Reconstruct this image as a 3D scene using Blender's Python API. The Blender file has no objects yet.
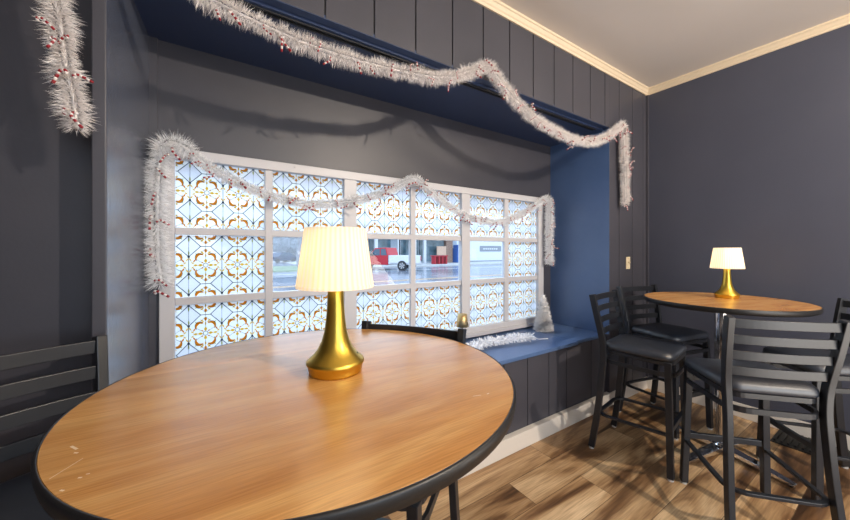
import bpy, bmesh, math, random
from mathutils import Vector, Matrix
random.seed(7)
scene = bpy.context.scene
C = scene.collection
PI = math.pi

# ------------------------------------------------------------ materials
def mat(name, col, rough=.5, metal=0, spec=.5, **kw):
    m = bpy.data.materials.new(name); m.use_nodes = True
    b = m.node_tree.nodes['Principled BSDF']
    b.inputs['Base Color'].default_value = (*col, 1)
    b.inputs['Roughness'].default_value = rough
    b.inputs['Metallic'].default_value = metal
    b.inputs['Specular IOR Level'].default_value = spec
    for k, v in kw.items():
        b.inputs[k.replace('_', ' ')].default_value = v
    return m

def N(m, t, **kw):
    n = m.node_tree.nodes.new(t)
    for k, v in kw.items(): setattr(n, k, v)
    return n
def L(m, a, b): m.node_tree.links.new(a, b)
def bsdf(m): return m.node_tree.nodes['Principled BSDF']

def add_bump(m, scale=60, strength=.15, dist=.002, stretch=(1, 1, 1), detail=3):
    tc = N(m, 'ShaderNodeTexCoord'); mp = N(m, 'ShaderNodeMapping'); mp.inputs['Scale'].default_value = stretch
    no = N(m, 'ShaderNodeTexNoise'); no.inputs['Scale'].default_value = scale; no.inputs['Detail'].default_value = detail
    bu = N(m, 'ShaderNodeBump'); bu.inputs['Strength'].default_value = strength; bu.inputs['Distance'].default_value = dist
    L(m, tc.outputs['Object'], mp.inputs['Vector']); L(m, mp.outputs[0], no.inputs['Vector'])
    L(m, no.outputs[0], bu.inputs['Height']); L(m, bu.outputs[0], bsdf(m).inputs['Normal'])
    return no

def add_mottle(m, c1, c2, scale=3, stretch=(1, 1, 1)):
    tc = N(m, 'ShaderNodeTexCoord'); mp = N(m, 'ShaderNodeMapping'); mp.inputs['Scale'].default_value = stretch
    no = N(m, 'ShaderNodeTexNoise'); no.inputs['Scale'].default_value = scale; no.inputs['Detail'].default_value = 5
    r = N(m, 'ShaderNodeValToRGB')
    r.color_ramp.elements[0].position = .35; r.color_ramp.elements[1].position = .65
    r.color_ramp.elements[0].color = (*c1, 1); r.color_ramp.elements[1].color = (*c2, 1)
    L(m, tc.outputs['Object'], mp.inputs['Vector']); L(m, mp.outputs[0], no.inputs['Vector'])
    L(m, no.outputs[0], r.inputs[0]); L(m, r.outputs[0], bsdf(m).inputs['Base Color'])

M = {}
M['wall'] = mat('charcoal_paint', (.050, .048, .058), .42)
add_mottle(M['wall'], (.050, .050, .064), (.058, .057, .072), 2.5); add_bump(M['wall'], 90, .12)
M['wallside'] = mat('slate_paint', (.058, .060, .080), .45)
add_mottle(M['wallside'], (.056, .061, .088), (.064, .069, .098), 1.5); add_bump(M['wallside'], 120, .1)
M['blueglow'] = mat('daylight_tinted_gloss_paint', (.045, .085, .19), .34, 0, .6)  # blue daylight glow put into the paint colour of right reveal and sill
add_mottle(M['blueglow'], (.075, .135, .28), (.088, .152, .31), 4); add_bump(M['blueglow'], 170, .35, .002)
M['gloss'] = mat('daylight_lightened_gloss_paint', (.11, .125, .17), .22, 0, .8); add_bump(M['gloss'], 130, .25, .0015)  # left reveal: base colour lightened and blued to carry the window's light
M['soffit'] = mat('daylight_tinted_soffit_paint', (.030, .05, .115), .45); add_bump(M['soffit'], 60, .1)  # blue of the daylight mixed into the soffit colour
M['groove'] = mat('groove_shadow_paint', (.012, .012, .015), .6)
M['ceiling'] = mat('ceiling_paint', (.60, .53, .47), .8)
add_mottle(M['ceiling'], (.72, .66, .61), (.77, .71, .66), .8)
M['cream'] = mat('cream_trim_paint', (.72, .60, .44), .45); add_bump(M['cream'], 40, .08)
M['basew'] = mat('offwhite_baseboard_paint', (.66, .62, .57), .45); add_bump(M['basew'], 40, .08)
M['white'] = mat('white_window_paint', (.57, .56, .58), .4); add_bump(M['white'], 70, .1)
M['black'] = mat('black_powder_coated_metal', (.012, .014, .019), .38, 0, .6)
add_bump(M['black'], 400, .08, .0005)
M['glide'] = mat('grey_plastic_glide', (.45, .45, .45), .5)
M['vinyl'] = mat('black_vinyl', (.018, .024, .038), .46, 0, 1.0); add_bump(M['vinyl'], 260, .25, .0008)
M['chrome'] = mat('chrome', (.75, .75, .77), .12, 1)
M['brass'] = mat('brushed_brass', (.70, .47, .075), .34, 1)
nb = add_bump(M['brass'], 60, .12, .0006, (1, 1, 12))
M['bronze'] = mat('satin_gold_metal', (.70, .52, .26), .45, 1)
M['rim'] = mat('black_rubber_edge', (.012, .0115, .012), .42); add_bump(M['rim'], 50, .15, .001)
M['plate'] = mat('ivory_plastic', (.74, .62, .42), .4)
M['dark'] = mat('dark_slot', (.01, .01, .01), .5)
M['tinsel'] = mat('white_tinsel', (.93, .89, .87), .35, .15, .5)
M['tinselw'] = mat('iridescent_white_tinsel', (.97, .97, .98), .4, 0, .5)
M['silver'] = mat('silver_white_tinsel', (.86, .88, .93), .4, 0)
M['red'] = mat('red_candy_plastic', (.33, .008, .018), .3)
M['whitep'] = mat('white_candy_plastic', (.85, .8, .78), .3)
M['cord'] = mat('tinsel_wire', (.6, .58, .58), .6)

def ramp(m, els):
    r = N(m, 'ShaderNodeValToRGB'); e = r.color_ramp.elements
    e[0].position, e[0].color = els[0][0], (*els[0][1], 1)
    e[1].position, e[1].color = els[-1][0], (*els[-1][1], 1)
    for p, c in els[1:-1]:
        x = e.new(p); x.color = (*c, 1)
    return r

# lampshade: lit fabric - translucent
def make_shade():
    m = bpy.data.materials.new('pleated_cream_fabric'); m.use_nodes = True
    b = bsdf(m); b.inputs['Roughness'].default_value = .8
    tc = N(m, 'ShaderNodeTexCoord'); sp_ = N(m, 'ShaderNodeSeparateXYZ'); at = N(m, 'ShaderNodeMath', operation='ARCTAN2')
    mu = N(m, 'ShaderNodeMath', operation='MULTIPLY'); mu.inputs[1].default_value = 44; si = N(m, 'ShaderNodeMath', operation='SINE')
    L(m, tc.outputs['Object'], sp_.inputs[0]); L(m, sp_.outputs['Y'], at.inputs[0]); L(m, sp_.outputs['X'], at.inputs[1]); L(m, at.outputs[0], mu.inputs[0]); L(m, mu.outputs[0], si.inputs[0])
    mr = N(m, 'ShaderNodeMapRange'); mr.inputs[1].default_value = -1; mr.inputs[2].default_value = .6; L(m, si.outputs[0], mr.inputs[0])
    r = ramp(m, [(0, (.84, .74, .57)), (1, (.95, .88, .74))]); L(m, mr.outputs[0], r.inputs[0])
    L(m, r.outputs[0], b.inputs['Base Color'])
    tr = N(m, 'ShaderNodeBsdfTranslucent'); L(m, r.outputs[0], tr.inputs['Color'])
    mx = N(m, 'ShaderNodeMixShader'); mx.inputs[0].default_value = .55
    out = m.node_tree.nodes['Material Output']
    em = N(m, 'ShaderNodeEmission'); L(m, r.outputs[0], em.inputs['Color']); em.inputs['Strength'].default_value = .30
    ad = N(m, 'ShaderNodeAddShader')
    L(m, b.outputs[0], mx.inputs[1]); L(m, tr.outputs[0], mx.inputs[2]); L(m, mx.outputs[0], ad.inputs[0]); L(m, em.outputs[0], ad.inputs[1])
    L(m, ad.outputs[0], out.inputs['Surface'])
    return m
M['shade'] = make_shade()
m = mat('warm_bulb', (1, .8, .5), .5); bsdf(m).inputs['Emission Color'].default_value = (1, .75, .42, 1); bsdf(m).inputs['Emission Strength'].default_value = 3
M['bulb'] = m

def make_glass():
    m = bpy.data.materials.new('clear_window_glass'); m.use_nodes = True
    nt = m.node_tree; nt.nodes.remove(bsdf(m)); out = nt.nodes['Material Output']
    tr = N(m, 'ShaderNodeBsdfTransparent'); tr.inputs['Color'].default_value = (.95, .98, 1, 1)
    gl = N(m, 'ShaderNodeBsdfGlossy'); gl.inputs['Roughness'].default_value = .02
    lw = N(m, 'ShaderNodeLayerWeight'); lw.inputs['Blend'].default_value = .5
    pw = N(m, 'ShaderNodeMath', operation='POWER'); pw.inputs[1].default_value = 5; L(m, lw.outputs['Facing'], pw.inputs[0])
    fr = N(m, 'ShaderNodeMath', operation='MULTIPLY_ADD'); fr.inputs[1].default_value = .92; fr.inputs[2].default_value = .035; L(m, pw.outputs[0], fr.inputs[0])
    mx = N(m, 'ShaderNodeMixShader')
    L(m, fr.outputs[0], mx.inputs[0]); L(m, tr.outputs[0], mx.inputs[1]); L(m, gl.outputs[0], mx.inputs[2]); L(m, mx.outputs[0], out.inputs['Surface'])
    return m
M['glass'] = make_glass()

def make_film(name, col, tcol, transp):
    m = bpy.data.materials.new(name); m.use_nodes = True
    nt = m.node_tree; out = nt.nodes['Material Output']
    b = bsdf(m); b.inputs['Base Color'].default_value = (*col, 1); b.inputs['Roughness'].default_value = .3
    tl = N(m, 'ShaderNodeBsdfTranslucent'); tl.inputs['Color'].default_value = (*tcol, 1)
    tp = N(m, 'ShaderNodeBsdfTransparent'); tp.inputs['Color'].default_value = (*tcol, 1)
    m1 = N(m, 'ShaderNodeMixShader'); m1.inputs[0].default_value = .88
    m2 = N(m, 'ShaderNodeMixShader'); m2.inputs[0].default_value = transp
    L(m, b.outputs[0], m1.inputs[1]); L(m, tl.outputs[0], m1.inputs[2]); L(m, m1.outputs[0], m2.inputs[1]); L(m, tp.outputs[0], m2.inputs[2])
    L(m, m2.outputs[0], out.inputs['Surface'])
    return m
M['film'] = make_film('frosted_window_film', (.76, .74, .70), (.78, .76, .72), .22)
M['fline'] = mat('film_leading', (.008, .022, .026), .5)
M['fnode'] = mat('film_navy', (.01, .03, .06), .5)
M['forange'] = make_film('film_orange', (.62, .22, .02), (.74, .24, .01), .10)
M['famber'] = make_film('film_amber', (.70, .42, .05), (.80, .47, .04), .12)
M['flav'] = make_film('film_lavender', (.85, .85, .95), (.90, .90, .99), .80)
M['fgreen'] = make_film('film_olive', (.4, .42, .12), (.50, .50, .18), .2)

def make_oak():
    m = mat('honey_oak_veneer', (.5, .25, .08), .27, 0, .8)
    bsdf(m).inputs['Coat Weight'].default_value = .3; bsdf(m).inputs['Coat Roughness'].default_value = .22
    tc = N(m, 'ShaderNodeTexCoord')
    mp = N(m, 'ShaderNodeMapping'); mp.inputs['Scale'].default_value = (1.3, 9, 1)
    n1 = N(m, 'ShaderNodeTexNoise'); n1.inputs['Scale'].default_value = 1.6; n1.inputs['Detail'].default_value = 6; n1.inputs['Distortion'].default_value = .6
    mp2 = N(m, 'ShaderNodeMapping'); mp2.inputs['Scale'].default_value = (6, 150, 1)
    n2 = N(m, 'ShaderNodeTexNoise'); n2.inputs['Scale'].default_value = 2.0; n2.inputs['Detail'].default_value = 4
    # leaves of veneer ~9 cm wide, each a little lighter or darker
    sx = N(m, 'ShaderNodeSeparateXYZ'); mu = N(m, 'ShaderNodeMath', operation='MULTIPLY'); mu.inputs[1].default_value = 8.5
    fl = N(m, 'ShaderNodeMath', operation='FLOOR'); wn = N(m, 'ShaderNodeTexWhiteNoise', noise_dimensions='1D')
    L(m, tc.outputs['Object'], mp.inputs[0]); L(m, tc.outputs['Object'], mp2.inputs[0]); L(m, tc.outputs['Object'], sx.inputs[0])
    L(m, mp.outputs[0], n1.inputs[0]); L(m, mp2.outputs[0], n2.inputs[0])
    L(m, sx.outputs['Y'], mu.inputs[0]); L(m, mu.outputs[0], fl.inputs[0]); L(m, fl.outputs[0], wn.inputs['W'])
    r1 = ramp(m, [(.28, (.56, .25, .062)), (.45, (.70, .35, .105)), (.60, (.80, .45, .155)), (.75, (.68, .33, .095))])
    L(m, n1.outputs[0], r1.inputs[0])
    r2 = ramp(m, [(.35, (.84, .80, .76)), (.62, (1.08, 1.08, 1.08))]); L(m, n2.outputs[0], r2.inputs[0])
    mx = N(m, 'ShaderNodeMix', data_type='RGBA', blend_type='MULTIPLY'); mx.inputs[0].default_value = .8
    L(m, r1.outputs[0], mx.inputs[6]); L(m, r2.outputs[0], mx.inputs[7])
    r3 = ramp(m, [(0, (.84, .82, .8)), (1, (1.12, 1.12, 1.12))]); L(m, wn.outputs[0], r3.inputs[0])
    mx2 = N(m, 'ShaderNodeMix', data_type='RGBA', blend_type='MULTIPLY'); mx2.inputs[0].default_value = .8
    L(m, mx.outputs[2], mx2.inputs[6]); L(m, r3.outputs[0], mx2.inputs[7])
    L(m, mx2.outputs[2], bsdf(m).inputs['Base Color'])
    bu = N(m, 'ShaderNodeBump'); bu.inputs['Strength'].default_value = .06; bu.inputs['Distance'].default_value = .001
    L(m, n2.outputs[0], bu.inputs['Height']); L(m, bu.outputs[0], bsdf(m).inputs['Normal'])
    return m
M['oak'] = make_oak()
M['scratch'] = mat('pale_scratch', (.8, .62, .42), .6)

def make_floor():
    m = mat('hickory_vinyl_plank', (.5, .35, .2), .38, 0, .45)
    tc = N(m, 'ShaderNodeTexCoord'); mp = N(m, 'ShaderNodeMapping'); mp.inputs['Location'].default_value = (.35, 0, 0)
    br = N(m, 'ShaderNodeTexBrick'); br.offset = .37; br.offset_frequency = 2
    br.inputs['Scale'].default_value = 1; br.inputs['Brick Width'].default_value = 1.15; br.inputs['Row Height'].default_value = .2
    br.inputs['Mortar Size'].default_value = .0016; br.inputs['Mortar Smooth'].default_value = .3; br.inputs['Bias'].default_value = 0
    br.inputs['Color1'].default_value = (0, 0, 0, 1); br.inputs['Color2'].default_value = (1, 1, 1, 1); br.inputs['Mortar'].default_value = (.5, .5, .5, 1)
    L(m, tc.outputs['Object'], mp.inputs[0]); L(m, mp.outputs[0], br.inputs['Vector'])
    # shift the grain per plank
    sc = N(m, 'ShaderNodeVectorMath', operation='SCALE'); sc.inputs['Scale'].default_value = 37
    ad = N(m, 'ShaderNodeVectorMath', operation='ADD')
    L(m, br.outputs['Color'], sc.inputs[0]); L(m, sc.outputs[0], ad.inputs[0]); L(m, tc.outputs['Object'], ad.inputs[1])
    mp1 = N(m, 'ShaderNodeMapping'); mp1.inputs['Scale'].default_value = (.55, 4.4, 1)
    n1 = N(m, 'ShaderNodeTexNoise'); n1.inputs['Scale'].default_value = 1.25; n1.inputs['Detail'].default_value = 5; n1.inputs['Distortion'].default_value = 1.3
    L(m, ad.outputs[0], mp1.inputs[0]); L(m, mp1.outputs[0], n1.inputs[0])
    r1 = ramp(m, [(.32, (.055, .028, .013)), (.42, (.19, .10, .045)), (.50, (.43, .27, .135)), (.70, (.68, .49, .29))])
    L(m, n1.outputs[0], r1.inputs[0])
    mp2 = N(m, 'ShaderNodeMapping'); mp2.inputs['Scale'].default_value = (3, 60, 1)
    n2 = N(m, 'ShaderNodeTexNoise'); n2.inputs['Scale'].default_value = 2; n2.inputs['Detail'].default_value = 5
    L(m, ad.outputs[0], mp2.inputs[0]); L(m, mp2.outputs[0], n2.inputs[0])
    r2 = ramp(m, [(.3, (.70, .66, .62)), (.65, (1.12, 1.12, 1.12))]); L(m, n2.outputs[0], r2.inputs[0])
    mx = N(m, 'ShaderNodeMix', data_type='RGBA', blend_type='MULTIPLY'); mx.inputs[0].default_value = 1
    L(m, r1.outputs[0], mx.inputs[6]); L(m, r2.outputs[0], mx.inputs[7])
    r3 = ramp(m, [(0, (.60, .52, .44)), (.5, (1, 1, 1)), (1, (1.12, 1.12, 1.12))]); L(m, br.outputs['Color'], r3.inputs[0])
    mx2 = N(m, 'ShaderNodeMix', data_type='RGBA', blend_type='MULTIPLY'); mx2.inputs[0].default_value = .85
    L(m, mx.outputs[2], mx2.inputs[6]); L(m, r3.outputs[0], mx2.inputs[7])
    # knots
    vo = N(m, 'ShaderNodeTexVoronoi'); vo.inputs['Scale'].default_value = 1.2
    mp3 = N(m, 'ShaderNodeMapping'); mp3.inputs['Scale'].default_value = (1, 2.2, 1)
    L(m, ad.outputs[0], mp3.inputs[0]); L(m, mp3.outputs[0], vo.inputs['Vector'])
    rk = ramp(m, [(.03, (.25, .16, .1)), (.12, (1, 1, 1))]); L(m, vo.outputs['Distance'], rk.inputs[0])
    mx3 = N(m, 'ShaderNodeMix', data_type='RGBA', blend_type='MULTIPLY'); mx3.inputs[0].default_value = .9
    L(m, mx2.outputs[2], mx3.inputs[6]); L(m, rk.outputs[0], mx3.inputs[7])
    mx4 = N(m, 'ShaderNodeMix', data_type='RGBA'); L(m, br.outputs['Fac'], mx4.inputs[0]); L(m, mx3.outputs[2], mx4.inputs[6]); mx4.inputs[7].default_value = (.07, .04, .02, 1)
    L(m, mx4.outputs[2], bsdf(m).inputs['Base Color'])
    bu = N(m, 'ShaderNodeBump'); bu.inputs['Strength'].default_value = .1; bu.inputs['Distance'].default_value = .001
    L(m, n2.outputs[0], bu.inputs['Height']); L(m, bu.outputs[0], bsdf(m).inputs['Normal'])
    return m
M['floor'] = make_floor()
# outdoors
M['asphalt'] = mat('wet_asphalt', (.26, .28, .34), .18, 0, .6); add_mottle(M['asphalt'], (.18, .19, .24), (.42, .44, .50), .35, (1, .5, 1))
M['concrete'] = mat('pale_concrete', (.62, .60, .58), .7); add_mottle(M['concrete'], (.56, .55, .54), (.68, .66, .64), 1)
M['yline'] = mat('road_paint_yellow', (.75, .45, .2), .5)
M['wline'] = mat('road_paint_white', (.85, .85, .85), .5)
M['trred'] = mat('truck_red_paint', (.58, .012, .03), .25)
M['trwhite'] = mat('truck_white_paint', (.85, .86, .9), .25)
M['tyre'] = mat('tyre_rubber', (.03, .03, .035), .7)
M['alloy'] = mat('alloy_wheel', (.5, .5, .52), .3, .6)
M['tint'] = mat('tinted_glass', (.05, .10, .16), .08, 0, .8)
M['storeglass'] = mat('storefront_glass', (.06, .13, .17), .12, 0, .8); add_mottle(M['storeglass'], (.04, .09, .11), (.16, .26, .32), .8)
M['colw'] = mat('white_column_paint', (.8, .82, .86), .6)
M['brick'] = mat('brown_brick', (.38, .24, .17), .8); add_mottle(M['brick'], (.33, .2, .15), (.45, .3, .22), 6)
M['bldw'] = mat('white_building_paint', (.85, .87, .9), .7)
M['signg'] = mat('grey_sign_band', (.32, .34, .38), .6)
M['benchr'] = mat('red_painted_metal', (.55, .02, .04), .4)
M['board'] = mat('peach_board', (.75, .5, .36), .7)
M['blueb'] = mat('blue_box_paint', (.04, .16, .55), .4)
M['bark'] = mat('grey_bark', (.30, .30, .36), .9)
M['leaf'] = mat('grey_green_leaves', (.28, .34, .36), .8); add_mottle(M['leaf'], (.20, .25, .30), (.42, .46, .52), 3)
M['grass'] = mat('verge_grass', (.22, .30, .18), .9)
M['carblue'] = mat('dark_blue_car_paint', (.02, .05, .12), .25)
M['awning'] = mat('awning_fascia', (.55, .62, .70), .6)

# ------------------------------------------------------------ mesh helpers
class MB:
    def __init__(s): s.v = []; s.f = []; s.mi = []; s.sm = []
    def add(s, vs, fs, mi=0, smooth=False):
        o = len(s.v); s.v += [tuple(v) for v in vs]
        for f in fs: s.f.append(tuple(i + o for i in f)); s.mi.append(mi); s.sm.append(smooth)
        return s
    def box(s, x0, x1, y0, y1, z0, z1, mi=0):
        vs = [(x, y, z) for z in (z0, z1) for y in (y0, y1) for x in (x0, x1)]
        return s.add(vs, [(0, 2, 3, 1), (4, 5, 7, 6), (0, 1, 5, 4), (2, 6, 7, 3), (0, 4, 6, 2), (1, 3, 7, 5)], mi)
    def sweep(s, pts, w, d, up=None, side=None, closed=False, mi=0, smooth=False, scale=None):
        """rectangular section swept along pts; side = fixed width direction per point or None"""
        P = [Vector(p) for p in pts]; n = len(P); rings = []
        for i, p in enumerate(P):
            if closed: t = (P[(i + 1) % n] - P[i - 1]).normalized()
            else: t = (P[min(i + 1, n - 1)] - P[max(i - 1, 0)]).normalized()
            u = Vector(up) if up else Vector((0, 0, 1))
            a = Vector(side) if side else t.cross(u)
            a = (a - t * a.dot(t)).normalized(); b = a.cross(t).normalized()
            k = scale[i] if scale else 1
            rings.append([p + a * sx * w / 2 * k + b * sy * d / 2 * k for sx, sy in ((-1, -1), (1, -1), (1, 1), (-1, 1))])
        vs = [v for r in rings for v in r]; fs = []
        for i in range(n if closed else n - 1):
            j = (i + 1) % n
            for k in range(4): fs.append((i * 4 + k, i * 4 + (k + 1) % 4, j * 4 + (k + 1) % 4, j * 4 + k))
        if not closed: fs += [(3, 2, 1, 0), tuple((n - 1) * 4 + k for k in range(4))]
        return s.add(vs, fs, mi, smooth)
    def tube(s, pts, r, seg=8, mi=0, closed=False, caps=True):
        P = [Vector(p) for p in pts]; n = len(P); rr = r if isinstance(r, (list, tuple)) else [r] * n
        vs = []; pa = None
        for i, p in enumerate(P):
            if closed: t = (P[(i + 1) % n] - P[i - 1]).normalized()
            else: t = (P[min(i + 1, n - 1)] - P[max(i - 1, 0)]).normalized()
            if pa is None:
                pa = t.orthogonal().normalized()
            a = (pa - t * pa.dot(t)).normalized(); b = t.cross(a); pa = a
            for k in range(seg):
                an = 2 * PI * k / seg; vs.append(p + (a * math.cos(an) + b * math.sin(an)) * rr[i])
        fs = []
        for i in range(n if closed else n - 1):
            j = (i + 1) % n
            for k in range(seg): fs.append((i * seg + k, i * seg + (k + 1) % seg, j * seg + (k + 1) % seg, j * seg + k))
        if caps and not closed: fs += [tuple(range(seg - 1, -1, -1)), tuple((n - 1) * seg + k for k in range(seg))]
        return s.add(vs, fs, mi, True)
    def lathe(s, prof, seg=48, c=(0, 0), mi=0, smooth=True, wob=None):
        vs = []; n = len(prof)
        for r, z in prof:
            for k in range(seg):
                a = 2 * PI * k / seg; q = r if not wob else r + wob(k)
                vs.append((c[0] + q * math.cos(a), c[1] + q * math.sin(a), z))
        fs = []
        for i in range(n - 1):
            for k in range(seg): fs.append((i * seg + k, i * seg + (k + 1) % seg, (i + 1) * seg + (k + 1) % seg, (i + 1) * seg + k))
        s.add(vs, fs, mi, smooth)
        if prof[0][0] > 1e-4 and not wob: s.add([vs[k] for k in range(seg)], [tuple(range(seg - 1, -1, -1))], mi)
        if prof[-1][0] > 1e-4 and not wob: s.add([vs[(n - 1) * seg + k] for k in range(seg)], [tuple(range(seg))], mi)
        return s
    def prism(s, poly, y0, y1, mi=0):
        """poly in x,z extruded along y"""
        n = len(poly); vs = [(x, y0, z) for x, z in poly] + [(x, y1, z) for x, z in poly]
        fs = [tuple(range(n)), tuple(range(2 * n - 1, n - 1, -1))] + [(i, i + n, (i + 1) % n + n, (i + 1) % n) for i in range(n)]
        return s.add(vs, fs, mi)

def build(name, mb, mats, parent=None, bevel=0, loc=None, fix=True, segs=2):
    me = bpy.data.meshes.new(name)
    me.from_pydata(mb.v, [], mb.f)
    ms = mats if isinstance(mats, (list, tuple)) else [mats]
    for x in ms: me.materials.append(x)
    me.polygons.foreach_set('material_index', mb.mi)
    me.polygons.foreach_set('use_smooth', mb.sm)
    if fix:
        bm = bmesh.new(); bm.from_mesh(me)
        if not any(mb.sm): pass
        bmesh.ops.recalc_face_normals(bm, faces=bm.faces); bm.to_mesh(me); bm.free()
    me.update()
    o = bpy.data.objects.new(name, me); C.objects.link(o)
    if parent: o.parent = parent
    if loc: o.location = loc
    if bevel:
        bv = o.modifiers.new('bevel', 'BEVEL'); bv.width = bevel; bv.segments = segs; bv.limit_method = 'ANGLE'; bv.angle_limit = math.radians(40)
        bv.harden_normals = False
    return o

def tag(o, label=None, cat=None, group=None, kind=None):
    if label: o['label'] = label
    if cat: o['category'] = cat
    if group: o['group'] = group
    if kind: o['kind'] = kind
    return o
def empty(name, loc, rz=0, label=None, cat=None, group=None, kind=None, scale=1):
    o = bpy.data.objects.new(name, None); C.objects.link(o); o.empty_display_size = .1
    o.location = loc; o.rotation_euler = (0, 0, rz); o.scale = (scale,) * 3
    return tag(o, label, cat, group, kind)
def copy_tree(o, parent=None):
    c = o.copy(); C.objects.link(c)
    if parent: c.parent = parent
    for ch in list(o.children): copy_tree(ch, c)
    return c

# ------------------------------------------------------------ room shell
XL, XR, YB, YF, YL, YW = -1.9, 3.78, -4.2, 1.60, 1.78, 2.24
RX0, RX1, ZS, ZT, ZC = -.285, 3.055, .65, 2.52, 3.070
def struct(name, mb, m, **kw): return tag(build(name, mb, m, **kw), kind='structure')

struct('floor', MB().box(XL - .1, XR + .1, YB - .1, 1.80, -.08, 0), M['floor'])
struct('ceiling', MB().box(XL - .1, XR + .1, YB - .1, 1.80, ZC, ZC + .1), M['ceiling'])
struct('wall_right', MB().box(XR, XR + .12, YB - .1, YF, 0, ZC), M['wallside'])
struct('wall_left', MB().box(XL - .12, XL, YB - .1, YL, 0, ZC), M['wall'])
struct('wall_back', MB().box(XL, XR, YB - .12, YB, 0, ZC), M['wall'])
# window wall: board header, apron, right boarded strip, plain left part
w = MB()
w.box(RX0, XR + .1, YF + .008, YF + .05, 2.535, ZC, 1)           # groove backing
g = .0045
xs = [RX0] + [x for x in [-.03 + .25 * i - .0 for i in range(0, 16)] if RX0 < x < XR - .02] + [XR]
xs = [RX0, -.02, .22, .47, .728, .984, 1.248, 1.502, 1.751, 2.0, 2.247, 2.494, 2.746, 2.98, 3.228, 3.48, 3.70, XR]
for a, b in zip(xs[:-1], xs[1:]):
    z0 = 2.535 if b <= 3.0 else 0
    if a < RX1 < b: w.box(a + g, RX1 + .001, YF, YF + .05, 2.535, ZC)
    if a < RX1 < b: w.box(RX1, b - g, YF, YF + .05, 0, ZC); continue
    w.box(a + g, b - g, YF, YF + .05, z0, ZC)
w.box(RX1 + .02, XR + .1, YF + .008, YF + .05, 0, 2.6, 1)
# apron under the sill
w.box(RX0, RX1, YF + .045, YF + .09, 0, ZS - .03, 1)
ax = [RX0, -.02, .23, .48, .73, .98, 1.23, 1.48, 1.73, 1.98, 2.23, 2.46, 2.60, 2.83, RX1]
for a, b in zip(ax[:-1], ax[1:]):
    yy = YF + .035 if b <= 2.61 else YF + .041
    w.box(a + g * .7, b - g * .7, yy, YF + .08, 0, ZS - .03)
# left of the recess
w.box(XL, -.335, YL, YL + .1, 0, ZC)
struct('wall_front', w, [M['wall'], M['groove']], bevel=.002)
# recess: back wall with the window hole, reveals, soffit, bench
w = MB()
WX0, WX1, WZ0, WZ1 = -.215, 2.885, .665, 1.955
w.box(RX0 - .1, WX0, YW - .02, YW + .12, 0, ZT + .1); w.box(WX1, RX1 + .1, YW - .02, YW + .12, 0, ZT + .1)
w.box(WX0, WX1, YW - .02, YW + .12, 0, WZ0); w.box(WX0, WX1, YW - .02, YW + .12, WZ1, ZT + .1)
w.box(RX0 + .02, RX0 + .062, YW - .032, YW - .018, ZS, ZT)       # batten at left corner of the back wall
struct('wall_recess', w, M['wall'])
struct('wall_recess_right', MB().box(RX1 - .002, RX1 + .1, YF + .0505, YW, 0, ZT).box(RX1 - .002, RX1 - .0005, YF + .001, YF + .052, ZS, 2.53), M['blueglow'])
lw_ = MB(); lw_.add([(x, y, z) for z in (0, ZT + .02) for x, y in ((RX0 - .045, YF + .006), (RX0 - .018, YF + .006), (RX0 + .03, YW), (RX0 - .045, YW))], [(0, 1, 2, 3), (7, 6, 5, 4), (0, 4, 5, 1), (1, 5, 6, 2), (2, 6, 7, 3), (3, 7, 4, 0)])
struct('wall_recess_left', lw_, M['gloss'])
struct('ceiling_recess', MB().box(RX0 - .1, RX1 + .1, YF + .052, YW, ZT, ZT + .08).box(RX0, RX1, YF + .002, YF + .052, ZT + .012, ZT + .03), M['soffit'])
t = MB().box(RX0 - .056, RX0 - .0185, YF - .004, YF + .005, 0, ZC).box(RX0 - .056, RX0 - .08 + .03, YF + .005, YL + .02, 0, ZC)
t.box(RX0 - .075, RX0 - .056, YF + .11, YL + .02, 0, ZC)
struct('trim_1', t, M['wall'], bevel=.003)
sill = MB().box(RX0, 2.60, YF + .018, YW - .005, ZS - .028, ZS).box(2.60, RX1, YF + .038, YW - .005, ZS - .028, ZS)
struct('window_sill', sill, M['blueglow'], bevel=.004)
# curtain track under the soffit
for k, y in enumerate((1.668, 1.69)):
    o = build('curtain_track', MB().box(.02, 2.95, y, y + .010, ZT - .008, ZT), M['groove'])
    tag(o, ['black curtain track under the recess ceiling, nearer the room', 'black curtain track under the recess ceiling, nearer the window'][k], 'curtain track', 'twin curtain tracks')
# crown moulding profile swept on two walls
def crown(along, a, b, pos):
    prof = [(0, 0), (.010, 0), (.011, .018), (.019, .026), (.028, .044), (.036, .049), (.036, .063), (0, .063)]
    mb = MB(); n = len(prof); z0 = ZC - .063
    vs = []
    for q in (a, b):
        for d, z in prof:
            cut = d if q == b else 0
            vs.append((q - cut, pos - d, z0 + z) if along == 'x' else (pos - d, q - cut, z0 + z))
    mb.add(vs, [tuple(range(n)), tuple(range(2 * n - 1, n - 1, -1))] + [(i, (i + 1) % n, (i + 1) % n + n, i + n) for i in range(n)])
    return mb
struct('trim_2', crown('x', XL, XR, YF), M['cream'])
struct('trim_3', crown('y', YB, YF, XR), M['cream'])
struct('trim_4', MB().box(XR - .018, XR, YF - .022, YF, .12, ZC - .063), M['wall'], bevel=.002)
struct('baseboard_front', MB().box(RX0, XR, YF - .012, YF + .034, 0, .118), M['basew'], bevel=.004)
struct('baseboard_right', MB().box(XR - .014, XR, YB, YF - .012, 0, .118), M['basew'], bevel=.004)
struct('baseboard_left', MB().box(XL, XL + .014, YB, YL, 0, .118), M['basew'], bevel=.004)

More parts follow.
